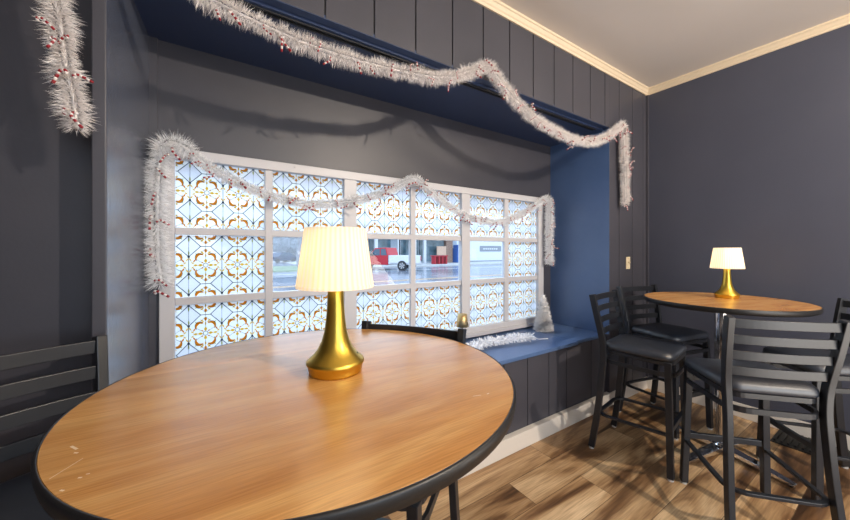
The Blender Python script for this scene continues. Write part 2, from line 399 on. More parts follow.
# ------------------------------------------------------------ window
win = empty('window_1', (0, 2.19, 0), kind='structure')
yf, yb = 0, .045
def wbox(name, x0, x1, z0, z1, y0=0., y1=.045, bevel=.004): return build(name, MB().box(x0, x1, y0, y1, z0, z1), M['white'], win, bevel)
fr = MB()
fr.box(WX0, -.150, -.012, .05, WZ0, WZ1); fr.box(2.806, WX1, -.012, .05, WZ0, WZ1)
fr.box(-.150, 2.806, -.012, .05, 1.900, WZ1); fr.box(-.150, 2.806, -.012, .05, WZ0, .745)
fr.box(WX0, WX1, -.03, -.012, WZ0, .700)
build('frame', fr, M['white'], win, .004)
wbox('mullion', .772, .862, .745, 1.90, -.008, .045); wbox('mullion', 1.805, 1.897, .745, 1.90, -.008, .045)
cols = [(-.150, .284), (.328, .772), (.862, 1.305), (1.350, 1.805), (1.897, 2.333), (2.387, 2.806)]
rows = [(1.537, 1.900), (1.160, 1.497), (.745, 1.118)]
inn = .012
for a, b in ((cols[0][1], cols[1][0]), (cols[2][1], cols[3][0]), (cols[4][1], cols[5][0])): wbox('muntin', a, b, .745, 1.90, .004, .04)
for a, b in ((rows[1][1], rows[0][0]), (rows[2][1], rows[1][0])):
    for x0, x1 in ((-.15, .772), (.862, 1.805), (1.897, 2.806)): wbox('muntin', x0, x1, a, b, .006, .038)

TW, TH = .154, .207
def leaf(cx, cy, ang, ln, wd):
    pts = []
    for k in range(7): t = k / 6; pts.append((t * ln - ln / 2, math.sin(PI * t) * wd / 2))
    for k in range(5, 0, -1): t = k / 6; pts.append((t * ln - ln / 2, -math.sin(PI * t) * wd / 2))
    c, s = math.cos(ang), math.sin(ang)
    return [(cx + x * c - y * s, cy + x * s + y * c) for x, y in pts]
def crescent(cx, cy, r, a0, a1, th):
    o = []; i = []
    for k in range(9):
        t = k / 8; a = a0 + (a1 - a0) * t; q = th * math.sin(PI * min(1, t * .95 + .08)) + .0006
        o.append((cx + r * math.cos(a), cy + r * math.sin(a))); i.append((cx + (r - q) * math.cos(a), cy + (r - q) * math.sin(a)))
    return [( [o[k], o[k + 1], i[k + 1], i[k]] ) for k in range(8)]
def seg(p, q, w=.0030):
    dx, dy = q[0] - p[0], q[1] - p[1]; l = math.hypot(dx, dy) or 1; nx, ny = -dy / l * w / 2, dx / l * w / 2
    return [(p[0] + nx, p[1] + ny), (q[0] + nx, q[1] + ny), (q[0] - nx, q[1] - ny), (p[0] - nx, p[1] - ny)]
def arc(cx, cy, r, a0, a1, n=8, w=.0022):
    P = [(cx + r * math.cos(a0 + (a1 - a0) * k / n), cy + r * math.sin(a0 + (a1 - a0) * k / n)) for k in range(n + 1)]
    return [seg(P[k], P[k + 1], w) for k in range(n)]
def tile():
    E = []   # (layer, mat index, polygon)
    A = lambda l, m, p: E.append((l, m, p))
    dh, dw = .057, .054
    A(1, 5, [(0, dh), (dw, 0), (0, -dh), (-dw, 0)])
    D = [(0, dh), (dw, 0), (0, -dh), (-dw, 0)]
    for i in range(4): A(4, 1, seg(D[i], D[(i + 1) % 4], .0040))
    A(4, 1, seg((0, -dh), (0, dh), .0018))
    A(4, 1, seg((dw, 0), (TW - dw, 0), .0036)); A(4, 1, seg((0, dh), (0, TH - dh), .0030))
    for s in (1, -1):
        A(5, 2, [(.0065 * math.cos(k * PI / 4), s * dh + .0065 * math.sin(k * PI / 4)) for k in range(8)])
        A(3, 6, leaf(0, s * (dh - .020), PI / 2, .030, .009))
        A(3, 4, leaf(.007, s * (dh + .016), PI / 2 - s * .5, .022, .007)); A(3, 4, leaf(-.007, s * (dh + .016), PI / 2 + s * .5, .022, .007))
        A(5, 2, [(-.0035, s * dh), (.0035, s * dh), (0, s * (dh - .016))])
    mx, my = TW / 2, TH / 2
    for k in range(4):
        a = k * PI / 2
        A(3, 4, leaf(mx + .024 * math.cos(a), my + .024 * math.sin(a), a, .024, .015))
        A(3, 3, leaf(mx + .021 * math.cos(a + PI / 4), my + .021 * math.sin(a + PI / 4), a + PI / 4, .014, .007))
    for p in arc(mx, my, .0115, 0, 2 * PI, 10, .0026): A(4, 1, p)
    for sx in (1, -1):
        for sy in (1, -1):
            # scroll: a fat upright leaf hooking in toward the middle, an amber inner hook and a bud
            cx, cy = mx + sx * .030, my + sy * .043
            b0 = -.9; b1 = 2.5
            f = lambda a: (a if sx > 0 else PI - a) * 1
            def ang(t): 
                a = b0 + (b1 - b0) * t; x, y = math.cos(a) * sx, math.sin(a) * sy; return math.atan2(y, x)
            def cres(rad, th, mi, lay, t0, t1, wob=1.0):
                o = []; q = []
                for k in range(9):
                    t = k / 8; a = ang(t0 + (t1 - t0) * t); h = th * math.sin(PI * min(1, t * .92 + .06)) + .0004
                    o.append((cx + rad * math.cos(a), cy + rad * 1.25 * math.sin(a))); q.append((cx + (rad - h) * math.cos(a), cy + (rad - h) * 1.25 * math.sin(a)))
                for k in range(8): A(lay, mi, [o[k], o[k + 1], q[k + 1], q[k]])
                return o
            o = cres(.0190, .0130, 3, 3, 0, 1)
            for k in range(8): A(4, 1, seg(o[k], o[k + 1], .0022))
            cres(.0150, .0075, 4, 4, .35, 1.0)
            A(3, 3, leaf(cx - sx * .014, cy + sy * .016, sx * sy * .6, .015, .009))
            A(3, 4, leaf(mx + sx * .016, my + sy * .070, PI / 2 - sx * sy * .8, .026, .009))
            A(3, 3, leaf(mx + sx * .052, my + sy * .024, PI / 2 + sx * sy * .5, .022, .008))
            A(3, 4, leaf(mx + sx * .060, my + sy * .012, sx * sy * .7, .018, .007))
            A(4, 1, seg((mx + sx * .014, my + sy * .012), (mx + sx * .040, my + sy * .030), .0016))
            A(4, 1, seg((mx + sx * .004, my + sy * .088), (mx + sx * .026, my + sy * .064), .0016))
            A(3, 6, leaf(mx + sx * .044, my + sy * .062, .9 * sx * sy, .016, .006))
        A(3, 4, leaf(mx + sx * .046, my, 0, .022, .012))
        A(3, 3, leaf(mx, my + sx * .080, PI / 2, .024, .014)); A(3, 4, leaf(mx, my + sx * .054, PI / 2, .022, .008))
        A(4, 1, seg((mx, my + sx * .036), (mx, my + sx * TH / 2), .0018))
    return E
TILE = tile()
def clip(poly, x0, x1, z0, z1):
    for ax, v, sgn in ((0, x0, 1), (0, x1, -1), (1, z0, 1), (1, z1, -1)):
        out = []
        for i in range(len(poly)):
            p, q = poly[i - 1], poly[i]; ip = sgn * (p[ax] - v) >= 0; iq = sgn * (q[ax] - v) >= 0
            if ip != iq:
                t = (v - p[ax]) / (q[ax] - p[ax]); out.append((p[0] + t * (q[0] - p[0]), p[1] + t * (q[1] - p[1])))
            if iq: out.append(q)
        poly = out
        if len(poly) < 3: return None
    return poly
def film(x0, x1, z0, z1, ph):
    mb = MB(); mb.add([(x0, 0, z0), (x1, 0, z0), (x1, 0, z1), (x0, 0, z1)], [(0, 1, 2, 3)], 0)
    ox = x0 + .066 + ph; oz = z1 - .060
    for i in range(-2, 4):
        for j in range(-3, 2):
            for l, mi, p in TILE:
                q = clip([(ox + i * TW + x, oz + j * TH + z) for x, z in p], x0, x1, z0, z1)
                if q: mb.add([(x, -.0002 * l, z) for x, z in q], [tuple(range(len(q)))], mi)
    return mb
FM = [M['film'], M['fline'], M['fnode'], M['forange'], M['famber'], M['flav'], M['fgreen']]
for r, (z0, z1) in enumerate(rows):
    for c_, (x0, x1) in enumerate(cols):
        p = build('pane', MB().box(x0, x1, .022, .026, z0, z1), M['glass'], win)
        if not (r == 1 and c_ in (1, 2, 3, 4)):
            f = build('patterned_film', film(x0 + .002, x1 - .002, z0 + .002, z1 - .002, random.uniform(-.01, .01)), FM, p, loc=(0, .0205, 0), fix=False)
            tag(f, 'frosted film printed with orange scrolls and dark leaded lines')
for x, z in ((.05, 1.905), (1.30, 1.93), (2.60, 1.91), (.45, 1.93)):
    o = build('hook', MB().tube([(x, -.013, z), (x, -.03, z), (x, -.032, z + .012)], .0016, 6), M['cord'], win)

# ------------------------------------------------------------ tables
def make_table(r, name='round_bar_table'):
    root = empty(name, (0, 0, 0))
    o = build('tabletop', MB().lathe([(0.0001, 1.046), (r - .006, 1.046), (r - .006, 1.07)][:2] + [(r - .005, 1.050), (r - .005, 1.068), (r - .006, 1.0695), (.0001, 1.0695)], 128, smooth=False), M['oak'], root)
    build('edge_band', MB().lathe([(r - .03, 1.036), (r - .012, 1.034), (r - .002, 1.042), (r + .001, 1.056), (r + .001, 1.066), (r - .0015, 1.0698), (r - .0048, 1.0698), (r - .0048, 1.040), (r - .03, 1.036)], 128), M['rim'], root)
    build('pole', MB().lathe([(.038, .05), (.038, 1.03)], 40), M['chrome'], root)
    build('mounting_plate', MB().box(-.14, .14, -.14, .14, 1.026, 1.036), M['black'], root, .003)
    b = MB()
    for k in range(4):
        a = k * PI / 2; ca, sa = math.cos(a), math.sin(a)
        pts = [(.03, .045), (.16, .036), (.30, .024), (.375, .016)]
        b.sweep([(q * ca, q * sa, z) for q, z in pts], .06, .03, scale=[1.15, 1, .8, .6])
    b.lathe([(.055, .03), (.055, .062), (.042, .075), (.0385, .09)], 32)
    build('cross_base', b, M['chrome'], root, .004)
    for k in range(4): a = k * PI / 2; build('glide', MB().lathe([(.012, 0), (.014, .012)], 12, (.36 * math.cos(a), .36 * math.sin(a))), M['dark'], root)
    return root
T1 = (.2655, .932); T2 = (3.005, .80)
ta = make_table(.523); ta.location = (*T1, 0); ta.rotation_euler.z = .0
tag(ta, 'large round oak-topped bar table in the foreground under the brass lamp', 'table', 'round bar tables')
tb = make_table(.455); tb.location = (*T2, 0); tb.rotation_euler.z = math.radians(-14) 
tag(tb, 'round oak-topped bar table on a chrome post near the right wall', 'table', 'round bar tables')
# scratches in the top of the large table
sc = MB()
def px_on_table(u, v):
    f = 330.6; cc = .5476; ss = .8368; rr = (u - 425) / f; t = .34 * f / (v - 251)
    return ((cc + rr * ss) * t - T1[0], (ss - rr * cc) * t - T1[1])
for p, q, wd in [((49, 479), (83, 458), .0012), ((71, 446), (77, 449), .004), ((74, 452.5), (78, 452.8), .003), ((78, 477.5), (82, 477.3), .003), ((86, 474), (90, 473.2), .002), ((60, 490), (64, 490.5), .003), ((473, 396), (481, 395), .002), ((487, 394), (489, 393), .003)]:
    (x0, y0), (x1, y1) = px_on_table(*p), px_on_table(*q); s4 = seg((x0, y0), (x1, y1), wd)
    sc.add([(x, y, 1.0697) for x, y in s4], [(0, 1, 2, 3)])
build('scratch_marks', sc, M['scratch'], ta, fix=False)['kind'] = 'stuff'

# ------------------------------------------------------------ bar stools
def rsq(hx, hy, r, n=6, fx=1.0):
    pts = []
    for cx, cy, a0 in ((hx - r, hy - r, 0), (-hx + r, hy - r, 90), (-hx + r, -hy + r, 180), (hx - r, -hy + r, 270)):
        for k in range(n + 1):
            a = math.radians(a0 + 90 * k / n); pts.append((cx + r * math.cos(a), cy + r * math.sin(a)))
    return pts
def smooth_path(P, n=6):
    out = []; P = [Vector(p) for p in P]
    for i in range(len(P) - 1):
        p0 = P[max(i - 1, 0)]; p1 = P[i]; p2 = P[i + 1]; p3 = P[min(i + 2, len(P) - 1)]
        for k in range(n):
            t = k / n; out.append(.5 * ((2 * p1) + (p2 - p0) * t + (2 * p0 - 5 * p1 + 4 * p2 - p3) * t * t + (3 * p1 - p0 - 3 * p2 + p3) * t ** 3))
    return out + [P[-1]]
def make_stool():
    root = empty('bar_stool', (0, 0, 0))
    # front is +y
    # cushion
    lay = [(.0, .0, .722), (.96, .0, .722), (.995, .0, .728), (1.0, .0, .742), (.985, .0, .757), (.94, .0, .768), (.80, .0, .776), (.5, .0, .781), (.0, 0, .782)]
    mb = MB(); base = rsq(.212, .208, .06, 6); n = len(base); vs = []
    for k, (sc_, _, z) in enumerate(lay):
        for x, y in base:
            wx = 1.0 if y > 0 else 1.0 - .12 * (-y / .208)
            vs.append((x * wx * max(sc_, .001), y * max(sc_, .001), z))
    fs = []
    for i in range(len(lay) - 1):
        for k in range(n): fs.append((i * n + k, i * n + (k + 1) % n, (i + 1) * n + (k + 1) % n, (i + 1) * n + k))
    mb.add(vs, fs, 0, True); build('seat', mb, M['vinyl'], root)
    ring = rsq(.200, .190, .06, 6)
    def ringpath(hx, hy, r, z, taper=.12):
        return [((x * (1 - taper * max(0, -y) / hy)), y, z) for x, y in rsq(hx, hy, r, 6)]
    build('seat_frame', MB().sweep(ringpath(.198, .193, .06, .708), .020, .024, closed=True), M['black'], root)
    build('support_ring', MB().sweep(ringpath(.205, .215, .09, .640, .10), .012, .026, closed=True), M['black'], root)
    # legs
    for s in (-1, 1):
        P = smooth_path([(s * .217, -.262, 1.100), (s * .210, -.232, .95), (s * .199, -.203, .80), (s * .193, -.197, .70), (s * .192, -.203, .58), (s * .201, -.228, .30), (s * .215, -.268, .012)], 5)
        lg = build('leg', MB().sweep(P, .028, .040, side=(1, 0, 0)), M['black'], root, .003)
        build('glide', MB().lathe([(.016, 0), (.016, .013)], 14, (s * .215, -.268)), M['glide'], lg)
        P = smooth_path([(s * .186, .178, .715), (s * .190, .184, .5), (s * .203, .196, .012)], 4)
        lg = build('leg', MB().sweep(P, .034, .036, side=(1, 0, 0)), M['black'], root, .003)
        build('glide', MB().lathe([(.016, 0), (.016, .013)], 14, (s * .203, .196)), M['glide'], lg)
    # ladder back
    for z in (1.068, .989, .910, .831):
        t = (z - .80) / .30; yb_ = -.203 - .060 * t; hw = .190 + .018 * t
        P = [(hw * (k / 8 - 1), 0, 0) for k in range(17)]
        P = [(x, yb_ - .020 * (1 - (x / hw) ** 2), z) for x, _, _ in P]
        build('back_slat', MB().sweep(P, .012, .042), M['black'], root, .002)
    # foot rails
    P = [(-.197, .188, .262)] + [(-.205, .05, .258), (-.21, -.10, .256)]
    a = [(-.12 - .078 * math.cos(math.radians(q)) , -.165 - .072 * math.sin(math.radians(q)), .255) for q in range(0, 91, 15)]
    P = [(-.194, .186, .268), (-.196, .08, .264), (-.198, -.06, .258)] + a
    P = P + [(-x, y, z) for x, y, z in reversed(P)]
    build('foot_ring', MB().sweep(P, .024, .016), M['black'], root, .002)
    build('foot_rail', MB().sweep([(-.192, .190, .300), (.192, .190, .300)], .022, .032), M['black'], root, .002)
    return root
st0 = make_stool()
G = 'ladder-back bar stools around the tables'
# centre x, centre y, facing direction (towards), label
def pose(o, bx, by, dx, dy):
    """bx,by: middle between the rear feet"""
    l = math.hypot(dx, dy); dx, dy = dx / l, dy / l
    o.location = (bx + dx * .268, by + dy * .268, 0); o.rotation_euler.z = math.atan2(-dx, dy)
stools = [
 (2.510, 1.36, .14, -.99, 'black ladder-back bar stool with its back to the sill end, left of the chrome post'),
 (3.228, 1.452, -.22, -.97, 'black ladder-back bar stool in the far corner below the light switch'),
 (2.213, .358, .738, .675, 'nearest black ladder-back bar stool at the small table, its open back towards the viewer'),
 (3.31, .155, -.700, .717, 'black bar stool at the far right edge, seen through the back of the nearest one'),
 (-.502, 1.435, .50, -.87, 'black ladder-back bar stool left of the large table, against the dark wall'),
 (.722, 1.20, -.80, -.60, 'black bar stool tucked under the window side of the large table'),
]
for i, (bx, by, dx, dy, lab) in enumerate(stools):
    o = st0 if i == 0 else copy_tree(st0)
    pose(o, bx, by, dx, dy); o.scale = (1.02,) * 3 if i == 4 else (1, 1, 1); tag(o, lab, 'bar stool', G)

# ------------------------------------------------------------ lamps
def make_lamp():
    root = empty('table_lamp', (0, 0, 0))
    prof = [(.0001, 0), (.072, 0), (.0735, .006), (.075, .020), (.0795, .026), (.080, .031), (.075, .037), (.062, .048), (.048, .066), (.038, .088), (.031, .115), (.0265, .150), (.0235, .19), (.0215, .235), (.020, .240), (.0001, .240)]
    build('base', MB().lathe(prof, 64), M['brass'], root)
    sw = MB().lathe([(.004, 0), (.004, .004), (.0001, .0045)], 12); o = build('switch', sw, M['dark'], root, loc=(.052, -.026, .047)); o.rotation_euler = (.45, .9, 0)
    build('stem', MB().lathe([(.006, .238), (.006, .37)], 12), M['bronze'], root)
    pl = lambda k: .0016 * (1 if k % 2 else -1)
    sh = build('lamp_shade', MB().lathe([(.1045, .243), (.1045, .247), (.084, .398), (.083, .402)], 144, wob=pl), M['shade'], root)
    rim = MB().lathe([(.1065, .238), (.1065, .247), (.1035, .247), (.1035, .238), (.1065, .238)], 72)
    build('shade_rim', rim, M['shade'], sh)
    rim = MB().lathe([(.0850, .396), (.0845, .404), (.0825, .404), (.0825, .396), (.0850, .396)], 72)
    build('shade_rim', rim, M['shade'], sh)
    build('bulb', MB().lathe([(.0001, .345), (.014, .34), (.021, .32), (.018, .295), (.012, .27), (.0001, .268)], 20), M['bulb'], root)
    return root
def lamp_light(x, y, z, e, r=.03):
    l = bpy.data.lights.new('bulb_light', 'POINT'); l.energy = e; l.color = (1, .72, .42); l.shadow_soft_size = r
    o = bpy.data.objects.new('bulb_light', l); C.objects.link(o); o.location = (x, y, z); return o
la = make_lamp(); la.location = (.302, .925, 1.0698)
tag(la, 'lit brass table lamp with pleated cream shade on the large foreground table', 'table lamp', 'brass table lamps')
lb = copy_tree(la); LB = (3.150, .808); lb.location = (*LB, 1.0698); lb.scale = (.90,) * 3
tag(lb, 'lit brass table lamp with pleated cream shade on the small round table', 'table lamp', 'brass table lamps')
lamp_light(.302, .925, 1.0698 + .33, 1.9, .02); lamp_light(*LB, 1.0698 + .30, 1.6, .02)
# small gold lamp standing on the sill
lc = empty('cordless_lamp', (1.715, 2.07, ZS), 0, 'small unlit gold metal lamp on the sill behind the tucked-in stool', 'lamp')
build('base', MB().lathe([(.0001, 0), (.045, 0), (.045, .008), (.010, .014), (.006, .02), (.006, .24), (.0001, .24)], 32), M['bronze'], lc)
build('lamp_shade', MB().lathe([(.048, .150), (.050, .150), (.037, .252), (.0001, .253), (.0001, .251), (.036, .250), (.048, .150)], 40), M['bronze'], lc)

# ------------------------------------------------------------ tinsel
def rv(): 
    while True:
        v = Vector((random.uniform(-1, 1), random.uniform(-1, 1), random.uniform(-1, 1)))
        if .05 < v.length < 1: return v.normalized()
def tinsel(path, r, dens=2600, w=.0022, rvar=.25, core=.3, droop=.12):
    mb = MB(); P = [Vector(p) for p in path]
    mb.tube(P, r * core, 8)
    for i in range(len(P) - 1):
        a, b = P[i], P[i + 1]; d = b - a; n = max(1, int(dens * d.length)); t = d.normalized(); kk = random.uniform(.86, 1.1); ax_ = rv()
        for _ in range(n):
            p = a + d * random.random(); q = rv(); q = (q - t * q.dot(t)).normalized() + t * random.uniform(-.55, .55)
            q.normalize(); e = p + q * r * kk * (1 + .12 * q.dot(ax_)) * random.uniform(1 - rvar, 1 + rvar * .5) - Vector((0, 0, droop * r))
            sd = q.cross(rv()).normalized() * w / 2; m_ = p + q * r * .3
            mb.add([m_ - sd, m_ + sd, e], [(0, 1, 2)])
    return mb
def cane_mb(red, wh):
    mb = MB(); P = [(0, 0, -.030), (0, 0, -.022), (0, 0, -.014), (0, 0, -.006), (0, 0, 0), (.002, 0, .006), (.007, 0, .010), (.012, 0, .008), (.014, 0, .002)]
    for i in range(len(P) - 1): mb.tube([P[i], P[i + 1]], .0034, 7, mi=i % 2 if red else 0)
    return mb
def canes(parent, path, r, step, zdrop=.75, size=1.0):
    P = [Vector(p) for p in path]; acc = 0; proto = None; cnt = 0
    for i in range(len(P) - 1):
        d = P[i + 1] - P[i]; acc += d.length
        if acc < step: continue
        acc = random.uniform(-.3, .3) * step; cnt += 1
        if cnt > 98: break
        an = random.uniform(0, 2 * PI)
        off = Vector((random.uniform(-.5, .5), -random.uniform(.15, .9), -random.uniform(-.3, 1.1))) * r * zdrop
        if proto is None: o = build('candy_cane_charm', cane_mb(True, True), [M['red'], M['whitep']], parent); proto = o
        else: o = proto.copy(); C.objects.link(o)
        o.location = P[i] + off; o.rotation_euler = (random.uniform(-1, 1), random.uniform(-1.2, 1.2), random.uniform(-3, 3)); k = size * random.uniform(.8, 1.3); o.scale = (k, k, k)
y = 1.528
F1 = [(-.362, y, 1.81), (-.368, y, 1.90), (-.385, y, 2.0), (-.400, y, 2.15), (-.425, y, 2.32), (-.44, y, 2.50), (-.43, y, 2.575), (-.36, y, 2.56), (-.20, y, 2.455), (-.03, y, 2.395), (.16, y, 2.36), (.39, y, 2.335), (.633, y, 2.34), (.892, y, 2.362), (1.125, y, 2.405), (1.35, y, 2.51), (1.44, y, 2.565), (1.49, y, 2.575), (1.56, y, 2.525), (1.662, y, 2.455), (1.80, y, 2.39), (1.97, y, 2.335), (2.18, y, 2.30), (2.39, y, 2.287), (2.62, y, 2.31), (2.827, y, 2.38), (3.0, y, 2.47), (3.10, y, 2.54), (3.155, y, 2.54), (3.175, y, 2.40), (3.185, y, 2.2), (3.195, y, 2.0), (3.20, y, 1.84)]
F1s = smooth_path(F1, 5)
gt = build('tinsel_garland', tinsel(F1s, .051, 8000, .0028, rvar=.40, core=.12), M['tinsel'], fix=False)
tag(gt, 'white tinsel garland with red candy canes swagged along the header boards', 'garland', 'tinsel garlands')
canes(gt, F1s, .074, .046, 1.0, 1.15)
y = 2.116
F2 = [(-.200, y, 1.24), (-.212, y, 1.36), (-.215, y, 1.52), (-.215, y, 1.68), (-.21, y, 1.82), (-.185, y, 1.945), (-.12, y, 1.955), (-.03, y, 1.885), (.08, y, 1.82), (.198, y, 1.768), (.33, y, 1.728), (.472, y, 1.706), (.63, y, 1.712), (.793, y, 1.742), (.95, y, 1.79), (1.093, y, 1.85), (1.22, y, 1.925), (1.304, y, 1.955), (1.40, y, 1.90), (1.537, y, 1.812), (1.69, y, 1.74), (1.849, y, 1.692), (2.03, y, 1.67), (2.205, y, 1.675), (2.42, y, 1.74), (2.615, y, 1.828), (2.76, y, 1.91), (2.85, y, 1.945), (2.885, y, 1.90), (2.89, y, 1.75), (2.885, y, 1.6), (2.89, y, 1.42), (2.885, y, 1.28)]
F2s = smooth_path(F2, 5)
rad = []
gw = MB()
cut = [i for i, p in enumerate(F2s) if p.x > -.10][0]
cut2 = [i for i, p in enumerate(F2s) if p.x > 2.84][0]
for a, b, r_ in ((0, cut + 1, .068), (cut, cut2 + 1, .042), (cut2, len(F2s), .058)):
    t = tinsel(F2s[a:b], r_, 9500 if r_ > .05 else 8000, .0027, rvar=.42, core=.12)
    gw.add(t.v, t.f)
gt2 = build('tinsel_garland', gw, M['tinselw'], fix=False)
tag(gt2, 'white tinsel garland with red candy canes draped over the top of the window', 'garland', 'tinsel garlands')
canes(gt2, F2s, .062, .055, 1.0, 1.35)
# lying garland on the sill
P3 = smooth_path([(1.50, 1.83, ZS + .04), (1.66, 1.87, ZS + .045), (1.80, 1.915, ZS + .04), (1.98, 1.90, ZS + .042), (2.13, 1.86, ZS + .045), (2.28, 1.845, ZS + .04)], 8)
mb = MB()
mb.tube(P3, .014, 8)
for i in range(len(P3) - 1):
    a, b = P3[i], P3[i + 1]
    for _ in range(int(1500 * (b - a).length)):
        p = a.lerp(b, random.random()); q = rv(); e = p + Vector((q.x, q.y * 1.1, q.z * .85)) * .056 * random.uniform(.7, 1.15)
        if e.z < ZS + .002: e.z = ZS + .002
        sd = q.cross(rv()).normalized() * .005; k = p.lerp(e, .75)
        mb.add([p, k - sd, e, k + sd], [(0, 1, 2, 3)])
mb.tube([P3[-1], (2.34, 1.82, ZS + .012), (2.44, 1.80, ZS + .006)], .004, 8)
gt3 = build('tinsel_garland', mb, M['silver'], fix=False)
tag(gt3, 'short silvery-white leafy tinsel garland lying on the window sill', 'garland', 'tinsel garlands')
# cone tree
TX, TY = 2.665, 2.015
mb = MB().lathe([(.052, 0), (.048, .05), (.010, .34), (.0001, .345)], 24)
for _ in range(14000):
    t = 1 - math.sqrt(random.random()); z = .008 + t * .335; r0 = .060 * (1 - t) ** .8 + .006; an = random.uniform(0, 2 * PI)
    band = .007 * math.sin(z * 2 * PI / .042)
    q = Vector((math.cos(an), math.sin(an), random.uniform(-.5, .7))).normalized()
    p = Vector((math.cos(an) * r0, math.sin(an) * r0, z)); e = p + q * (.024 * (1 - .55 * t) + band) * random.uniform(.6, 1.5)
    e.z = max(.001, e.z); sd = q.cross(rv()).normalized() * .0018
    mb.add([p - sd, p + sd, e], [(0, 1, 2)])
tr = build('tinsel_tree', mb, M['tinselw'], loc=(TX, TY, ZS), fix=False)
tag(tr, 'small white tinsel cone tree standing at the right end of the sill', 'decoration')

# ------------------------------------------------------------ wall details
sp = empty('light_switch', (3.385, YF - .001, 1.295), 0, 'ivory single toggle light switch on the dark boarded wall', 'light switch')
build('plate', MB().box(-.036, .036, -.006, 0, -.058, .058), M['plate'], sp, .002)
tg = build('toggle', MB().box(-.006, .006, -.022, -.005, -.003, .013), M['plate'], sp, .002)
build('screw', MB().box(-.003, .003, -.0075, -.005, .040, .046).box(-.003, .003, -.0075, -.005, -.046, -.040), M['bronze'], sp)
fv = empty('floor_register', (3.62, .33, 0), 0, 'low black slotted floor register beside the right wall under the stools', 'floor register')
build('tray', MB().box(-.14, .14, -.32, .32, 0, .010), M['dark'], fv, .002)
ms = MB()
for k in range(18): ms.box(-.12, .12, -.30 + k * .035, -.288 + k * .035, .010, .022)
build('louvre', ms, M['dark'], fv, .001)

# ------------------------------------------------------------ street outside
GZ = -.20
struct('ground', MB().box(-60, 120, 2.5, 120, GZ - .3, GZ), M['asphalt'])
o = build('sidewalk', MB().box(-60, 120, 2.45, 4.6, GZ, GZ + .1).box(8.8, 120, 28.5, 60, GZ, GZ + .12), M['concrete']); tag(o, kind='structure')
for k, (x0, x1, y_) in enumerate(((-30, 60, 15.6),)):
    o = build('road_marking', MB().box(x0, x1, y_, y_ + .15, GZ, GZ + .004).box(x0, x1, y_ + .4, y_ + .55, GZ, GZ + .004), M['yline']); tag(o, kind='structure')
o = build('road_marking', MB().box(-30, 60, 24.0, 24.15, GZ, GZ + .004).box(-30, 60, 7.4, 7.55, GZ, GZ + .004), M['wline']); tag(o, kind='structure')
# storefront
sf = empty('storefront_building', (12, 34, GZ), 0, 'glazed storefront with white posts and a brown brick pier across the street', 'building')
build('wall', MB().box(-1.0, 14.5, .3, 8, 0, 5), M['awning'], sf)
gl = MB()
for a, b in ((-.8, 1.0), (1.2, 2.8), (3.0, 5.6), (6.6, 8.0), (8.2, 9.4), (9.6, 13.2)): build('display_window', MB().box(a, b, .15, .3, .35, 3.2), M['storeglass'], sf)
for x in (1.0, 3.2, 6.0, 8.1, 9.5): build('post', MB().box(x - .16, x + .16, -1.2, -.9, 0, 3.4), M['colw'], sf)
build('brick_pier', MB().box(13.35, 14.4, -.2, .3, 0, 4), M['brick'], sf)
build('fascia', MB().box(-1.2, 14.5, -1.4, .3, 3.3, 4.4), M['bldw'], sf)
# white building to the right
wb = empty('white_building', (28, 35, GZ), 0, 'plain white building with a grey sign band across the street', 'building')
build('wall', MB().box(0, 26, 0, 10, 0, 6), M['bldw'], wb)
build('sign_band', MB().box(4.2, 8.4, -.08, 0, 1.55, 2.35), M['signg'], wb)
ln = MB()
for k in range(7): ln.box(4.8 + k * .42, 4.8 + k * .42 + .26, -.10, -.08, 1.83, 2.02)
build('sign_lettering', ln, M['bldw'], wb)
build('base_course', MB().box(0, 26, -.3, 0, 0, .25), M['signg'], wb)
# bench with board
bn = empty('outdoor_bench', (22.2, 30.9, GZ + .12), 0, 'red outdoor table on the pavement in front of the storefront', 'table')
build('top', MB().box(-1.0, 1.0, -.4, .4, .88, .98), M['benchr'], bn)
for x in (-.8, -.25, .25, .8): build('leg', MB().box(x - .07, x + .07, -.35, .35, 0, .9), M['benchr'], bn)
bd = build('notice_board', MB().box(23.5, 24.9, 33.2, 33.3, GZ + 1.1, GZ + 2.2).box(23.6, 23.7, 33.2, 33.3, GZ + .12, GZ + 1.1).box(24.7, 24.8, 33.2, 33.3, GZ + .12, GZ + 1.1), M['board']); tag(bd, 'peach-coloured standing board behind the red table', 'board')
bb = build('blue_bin', MB().box(26.6, 27.8, 33.0, 34.2, GZ + .12, GZ + 2.0).box(26.7, 27.7, 33.1, 34.1, GZ + 2.0, GZ + 2.4), M['blueb'], bevel=.05); tag(bb, 'tall blue box beside the brick pier across the street', 'box')
pt = build('street_pole', MB().tube([(15.9, 28.9, GZ), (15.9, 28.9, GZ + 7)], .07, 10), M['tyre']); tag(pt, 'thin dark pole on the far pavement behind the pickup', 'pole')
